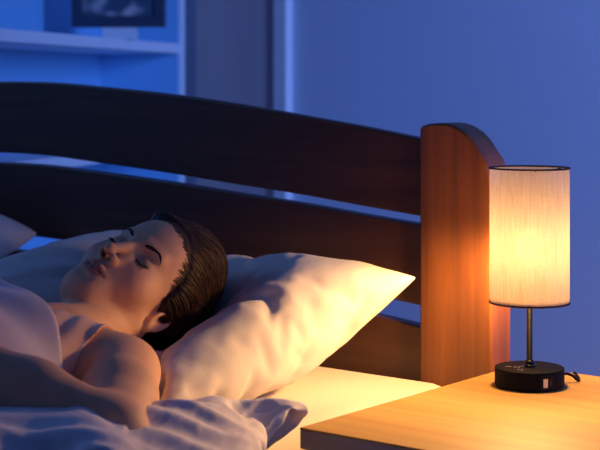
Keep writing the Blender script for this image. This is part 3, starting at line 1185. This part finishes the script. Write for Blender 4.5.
# ------------------------------------------------------------------ bedding (inflated and draped with real cloth physics)
def collider(me_or_obj):
    o = me_or_obj
    c = o.modifiers.new('col', 'COLLISION')
    o.collision.thickness_outer = .004
    o.collision.thickness_inner = .02
    o.collision.cloth_friction = 8
    return o


def temp_ellipsoid(c, r, R=None):
    bm = bmesh.new()
    bmesh.ops.create_uvsphere(bm, u_segments=32, v_segments=20, radius=1)
    for v in bm.verts:
        p = np.array(v.co) * np.array(r)
        if R is not None: p = R @ p
        v.co = Vector(p + np.array(c))
    me = bpy.data.meshes.new('tmp'); bm.to_mesh(me); bm.free()
    o = bpy.data.objects.new('tmp', me); COL.objects.link(o)
    return collider(o)


def temp_mesh(VV, Q):
    me = np_mesh('tmp', VV, Q)
    o = bpy.data.objects.new('tmp', me); COL.objects.link(o)
    return collider(o)


def inflate(name, fn, nx, ny, frames, pressure, m, colliders=(), shrink=0.0, gravity=0.0, bend=.06, mass=.25, collide=True, sub=1, seed=5):
    """fn(a, b) -> Vector on the mid surface, a and b in 0..1; two sheets sewn at the rim and blown up"""
    P = np.array([[list(fn(i / nx, j / ny)) for j in range(ny + 1)] for i in range(nx + 1)])
    du = np.gradient(P, axis=0); dv = np.gradient(P, axis=1)
    nr = np.cross(du, dv); nr /= np.linalg.norm(nr, axis=2, keepdims=True)
    bm = bmesh.new()
    top, bot = {}, {}
    rng = random.Random(seed)
    for i in range(nx + 1):
        for j in range(ny + 1):
            e = rng.uniform(-.0008, .0008)
            rim = i in (0, nx) or j in (0, ny)
            q = P[i, j]
            top[i, j] = bm.verts.new(q + nr[i, j] * (0 if rim else .003 + e))
            bot[i, j] = top[i, j] if rim else bm.verts.new(q - nr[i, j] * (.003 + e))
    for i in range(nx):
        for j in range(ny):
            bm.faces.new([top[i, j], top[i + 1, j], top[i + 1, j + 1], top[i, j + 1]])
            bm.faces.new([bot[i, j], bot[i, j + 1], bot[i + 1, j + 1], bot[i + 1, j]])
    me = bpy.data.meshes.new(name); bm.to_mesh(me); bm.free()
    o = bpy.data.objects.new(name, me); COL.objects.link(o)
    md = o.modifiers.new('c', 'CLOTH'); s = md.settings
    s.quality = 7; s.mass = mass
    s.use_pressure = True; s.uniform_pressure_force = pressure
    s.tension_stiffness = 25; s.compression_stiffness = 8; s.shear_stiffness = 8; s.bending_stiffness = bend
    s.shrink_min = shrink
    s.air_damping = 2.0
    s.effector_weights.gravity = gravity
    md.collision_settings.use_collision = collide
    md.collision_settings.distance_min = .004
    md.point_cache.frame_start = 1; md.point_cache.frame_end = frames + 1
    for f in range(1, frames + 1): SC.frame_set(f)
    dg = bpy.context.evaluated_depsgraph_get()
    m2 = bpy.data.meshes.new_from_object(o.evaluated_get(dg))
    m2.name = name
    o.modifiers.clear(); o.data = m2
    SC.frame_set(1)
    m2.materials.append(m)
    m2.polygons.foreach_set('use_smooth', [True] * len(m2.polygons))
    if sub:
        sb = o.modifiers.new('soft', 'SUBSURF'); sb.levels = 1; sb.render_levels = sub
    return o


def rect_patch(c, w, h, rz=0, tilt=0, roll=0, curve=None):
    R = Matrix.Rotation(rz, 3, 'Z') @ Matrix.Rotation(tilt, 3, 'X') @ Matrix.Rotation(roll, 3, 'Y')
    c = Vector(c)

    def fn(a, b):
        x, y = (a - .5) * w, (b - .5) * h
        # slightly drawn-in sides give the pointed corners
        x *= 1 - .03 * (1 - (2 * b - 1) ** 2); y *= 1 - .04 * (1 - (2 * a - 1) ** 2)
        z = curve(a, b) if curve else 0
        return c + R @ Vector((x, y, z))
    return fn


PERSON = build_person()
build_hair(PERSON)
build_top(PERSON)


def box_collider(lo, hi):
    bm = add_box(bmesh.new(), lo, hi, .02, 2)
    me = bpy.data.meshes.new('tmp'); bm.to_mesh(me); bm.free()
    o = bpy.data.objects.new('tmp', me); COL.objects.link(o)
    return collider(o)


def bedding():
    tmp = [box_collider((BED_L + .07, -.2, .2), (-1.300, PV - .012, MT)),
           box_collider((BED_L, PV + .004, .2), (BED_R, PV + .05, .95))]
    g = np.arange(-.2, .2, .008)
    # the sleeper as a collider: head, hair and upper body
    hf = lambda P: np.minimum(head_field(P), hair_cap(P))
    VV, Q = mesh_field(hf, g, g, g, band=.05, coarse=2)
    tmp.append(temp_mesh(from_head(VV), Q))
    bf = lambda P: np.minimum(smin(torso_field(P), limb_field(P), .02), cap(P, from_head((0, -.022, -.035)), NECK, .05, .052))
    VV, Q = mesh_field(bf, np.arange(-1.95, -1.15, .012), np.arange(.5, 1.6, .012), np.arange(.44, .75, .012), band=.08, coarse=2)
    tmp.append(temp_mesh(VV, Q))
    # main pillow
    def hump(a, b):
        # the pillow props up beside the head and sinks away to the far side
        return (.036 * math.exp(-((a - .78) / .17) ** 2 - ((b - .36) / .30) ** 2) - .105 * b * min(1, max(0, .56 - a) / .32)
                + .032 * (max(0, a - .60) / .40) * b * b)
    p = inflate('pillow', rect_patch((-1.702, 1.700, .556), .715, .615, math.radians(-3), math.radians(11), curve=hump), 64, 50, 36, 3.8, M_PILLOW)
    wrinkle(p, .0048, (5, 17, 5), 3.7)
    tag(p, 'large plump white pillow under the sleeping head, its pointed corner near the headboard post', 'pillow')
    p2 = inflate('pillow', rect_patch((-2.61, 1.77, .555), .68, .50, math.radians(4), math.radians(15)), 40, 30, 30, 3.4, M_BACKP)
    tag(p2, 'far pillow at the left edge, bluish and unused, on the other side of the bed', 'pillow')
    # duvet over the chest: top hem runs across the chest, the arm lies on it
    for t in tmp:
        bpy.data.objects.remove(t)


def wrinkle(o, amp, scale, seed):
    """long soft creases pushed along the surface normals"""
    me = o.data
    ns = [v.normal.copy() for v in me.vertices]
    for v, n in zip(me.vertices, ns):
        p = v.co
        w = Vector((mnoise.noise(p * 5 + Vector((seed, 0, 0))), mnoise.noise(p * 5 + Vector((0, seed, 0))), 0)) * .05
        a = (p.x * .75 + p.y * .66) + w.x
        b_ = (-p.x * .66 + p.y * .75) + w.y
        r = 1 - abs(mnoise.noise(Vector((a * scale[0], b_ * scale[1], p.z * scale[2] + seed)))) * 2.2
        v.co = p + n * amp * (max(r, -.2) - .5)


def net_patch(rows):
    """smooth surface through a grid of world points (rows of equal length)"""
    G = [[Vector(p) for p in r] for r in rows]
    nr, nc = len(G), len(G[0])

    def cr(a, b, c, d, t):
        return .5 * ((2 * b) + (c - a) * t + (2 * a - 5 * b + 4 * c - d) * t * t + (3 * b - a - 3 * c + d) * t ** 3)

    def fn(a, b):
        x, y = a * (nc - 1), b * (nr - 1)
        i, j = min(int(x), nc - 2), min(int(y), nr - 2)
        fx, fy = x - i, y - j

        def row(r):
            q = G[min(max(r, 0), nr - 1)]
            return cr(q[max(i - 1, 0)], q[i], q[i + 1], q[min(i + 2, nc - 1)], fx)
        return cr(row(j - 1), row(j), row(j + 1), row(j + 2), fy)
    return fn


bedding()


def chest_duvet():
    """heightfield over the covered body, sampled from the sleeper's own surface"""
    us = np.arange(-2.75, -1.262, .0075)
    nv = 150
    # hem (v as a function of u)
    hx = [-2.75, -2.2, -1.95, -1.75, -1.60, -1.55, -1.48, -1.43, -1.38, -1.262]
    hv = [1.42, 1.42, 1.40, 1.36, 1.335, 1.345, 1.335, 1.300, 1.24, 1.16]
    hem = np.interp(us, hx, hv)
    k = np.ones(9) / 9
    hem = np.convolve(np.pad(hem, 4, 'edge'), k, 'valid')
    tt = np.linspace(0, 1, nv)
    U = np.repeat(us[:, None], nv, 1)
    Vv = hem[:, None] * (1 - tt) + .05 * tt
    f = lambda P: smin(np.minimum(torso_field(P), limb_only_right(P)), P[:, 2] - MT, .05)
    top = np.full(U.shape, .80)
    P = np.stack([U, Vv, top], -1).reshape(-1, 3)
    for _ in range(40):
        v = f(P)
        P[:, 2] -= np.clip(v - .012, -.01, .05) * .8
    Z = P[:, 2].reshape(U.shape)
    # soften like a thick cover
    for _ in range(30):
        Zp = np.pad(Z, 1, 'edge')
        Z = np.maximum(Z * .5 + .125 * (Zp[:-2, 1:-1] + Zp[2:, 1:-1] + Zp[1:-1, :-2] + Zp[1:-1, 2:]), Z - .001)
    fold = np.zeros_like(Z)
    for i in range(U.shape[0]):
        for j in range(nv):
            p = Vector((U[i, j] * 4 + Vv[i, j] * 3, Vv[i, j] * 3 - U[i, j], 3.1))
            fold[i, j] = 1 - abs(mnoise.noise(p + Vector((0, 0, 0)))) * 2
    Z += .022 * (fold - .6) + .008
    # the arm presses into it
    Pa = np.stack([U, Vv, Z], -1).reshape(-1, 3)
    for _ in range(12):
        lf = limb_field(Pa) - .012
        Pa[:, 2] -= np.where(lf < 0, .010, 0)
    Z = np.maximum(Pa[:, 2].reshape(Z.shape), MT + .006)
    W, H = U.shape
    VV = np.stack([U, Vv, Z], -1).reshape(-1, 3)
    I = np.arange(W * H).reshape(W, H)
    Q = np.stack([I[:-1, :-1], I[1:, :-1], I[1:, 1:], I[:-1, 1:]], -1).reshape(-1, 4)
    me = np_mesh('duvet', VV, Q[:, ::-1])
    o = objm('duvet', me, M_BLANKET, smooth=True)
    wrinkle(o, .011, (4, 13, 4), 6.3)
    sm = o.modifiers.new('relax', 'SMOOTH'); sm.iterations = 3; sm.factor = .5
    so = o.modifiers.new('thick', 'SOLIDIFY'); so.thickness = .012; so.offset = 1
    bv = o.modifiers.new('soft', 'SUBSURF'); bv.levels = bv.render_levels = 1
    tag(o, 'thin lavender white bed cover drawn over the sleeping chest, under the bare forearm', 'blanket')
    o.name = 'blanket'
    return o


def limb_only_right(P):
    d = smin(cap(P, (-1.785, 1.40, .56), (-1.86, 1.16, .53), .05, .042), cap(P, (-1.86, 1.16, .53), (-1.84, .92, .535), .041, .028), .02)
    for sx in (-1, 1):
        d = np.minimum(d, cap(P, (-1.62 + sx * .085, .72, .555), (-1.62 + sx * .10, .34, .60), .080, .056))
        d = np.minimum(d, cap(P, (-1.62 + sx * .10, .34, .60), (-1.62 + sx * .10, .06, .545), .055, .045))
    return d


chest_duvet()


def front_duvet():
    rows = [
        [at(-120, 504, 1.95), at(-40, 504, 1.93), at(40, 514, 1.93), at(110, 504, 1.94), at(150, 474, 1.98), at(200, 449, 2.02), at(250, 432, 2.05), at(304, 399, 2.02)],
        [at(-120, 449, 1.84), at(-50, 454, 1.82), at(30, 478, 1.80), at(100, 482, 1.80), at(150, 452, 1.87), at(200, 426, 1.94), at(250, 418, 1.98), at(306, 398, 2.00)],
        [at(-120, 444, 1.73), at(-50, 446, 1.72), at(30, 472, 1.70), at(100, 460, 1.68), at(150, 454, 1.80), at(200, 432, 1.87), at(248, 429, 1.92), at(297, 412, 1.96)],
        [at(-120, 474, 1.64), at(-50, 474, 1.64), at(30, 496, 1.63), at(100, 492, 1.64), at(150, 474, 1.72), at(200, 456, 1.80), at(240, 452, 1.86), at(284, 452, 1.92)],
        [at(-120, 524, 1.58), at(-50, 524, 1.58), at(30, 538, 1.57), at(95, 532, 1.60), at(140, 514, 1.66), at(190, 494, 1.74), at(228, 486, 1.81), at(268, 476, 1.88)],
        [at(-120, 594, 1.54), at(-50, 594, 1.54), at(30, 606, 1.53), at(90, 602, 1.56), at(135, 579, 1.62), at(180, 554, 1.70), at(215, 539, 1.78), at(250, 524, 1.85)],
        [at(-120, 674, 1.53), at(-50, 674, 1.53), at(30, 686, 1.52), at(85, 682, 1.55), at(130, 654, 1.61), at(170, 624, 1.69), at(205, 604, 1.77), at(236, 584, 1.84)],
    ]
    p = inflate('duvet', net_patch(rows), 76, 60, 26, 3.0, M_DUVET, shrink=-.04, collide=False, bend=.03)
    wrinkle(p, .010, (7, 22, 7), 1.0)
    tag(p, 'puffy white duvet along the near bed edge, its ruffled corner by the nightstand', 'duvet')


front_duvet()
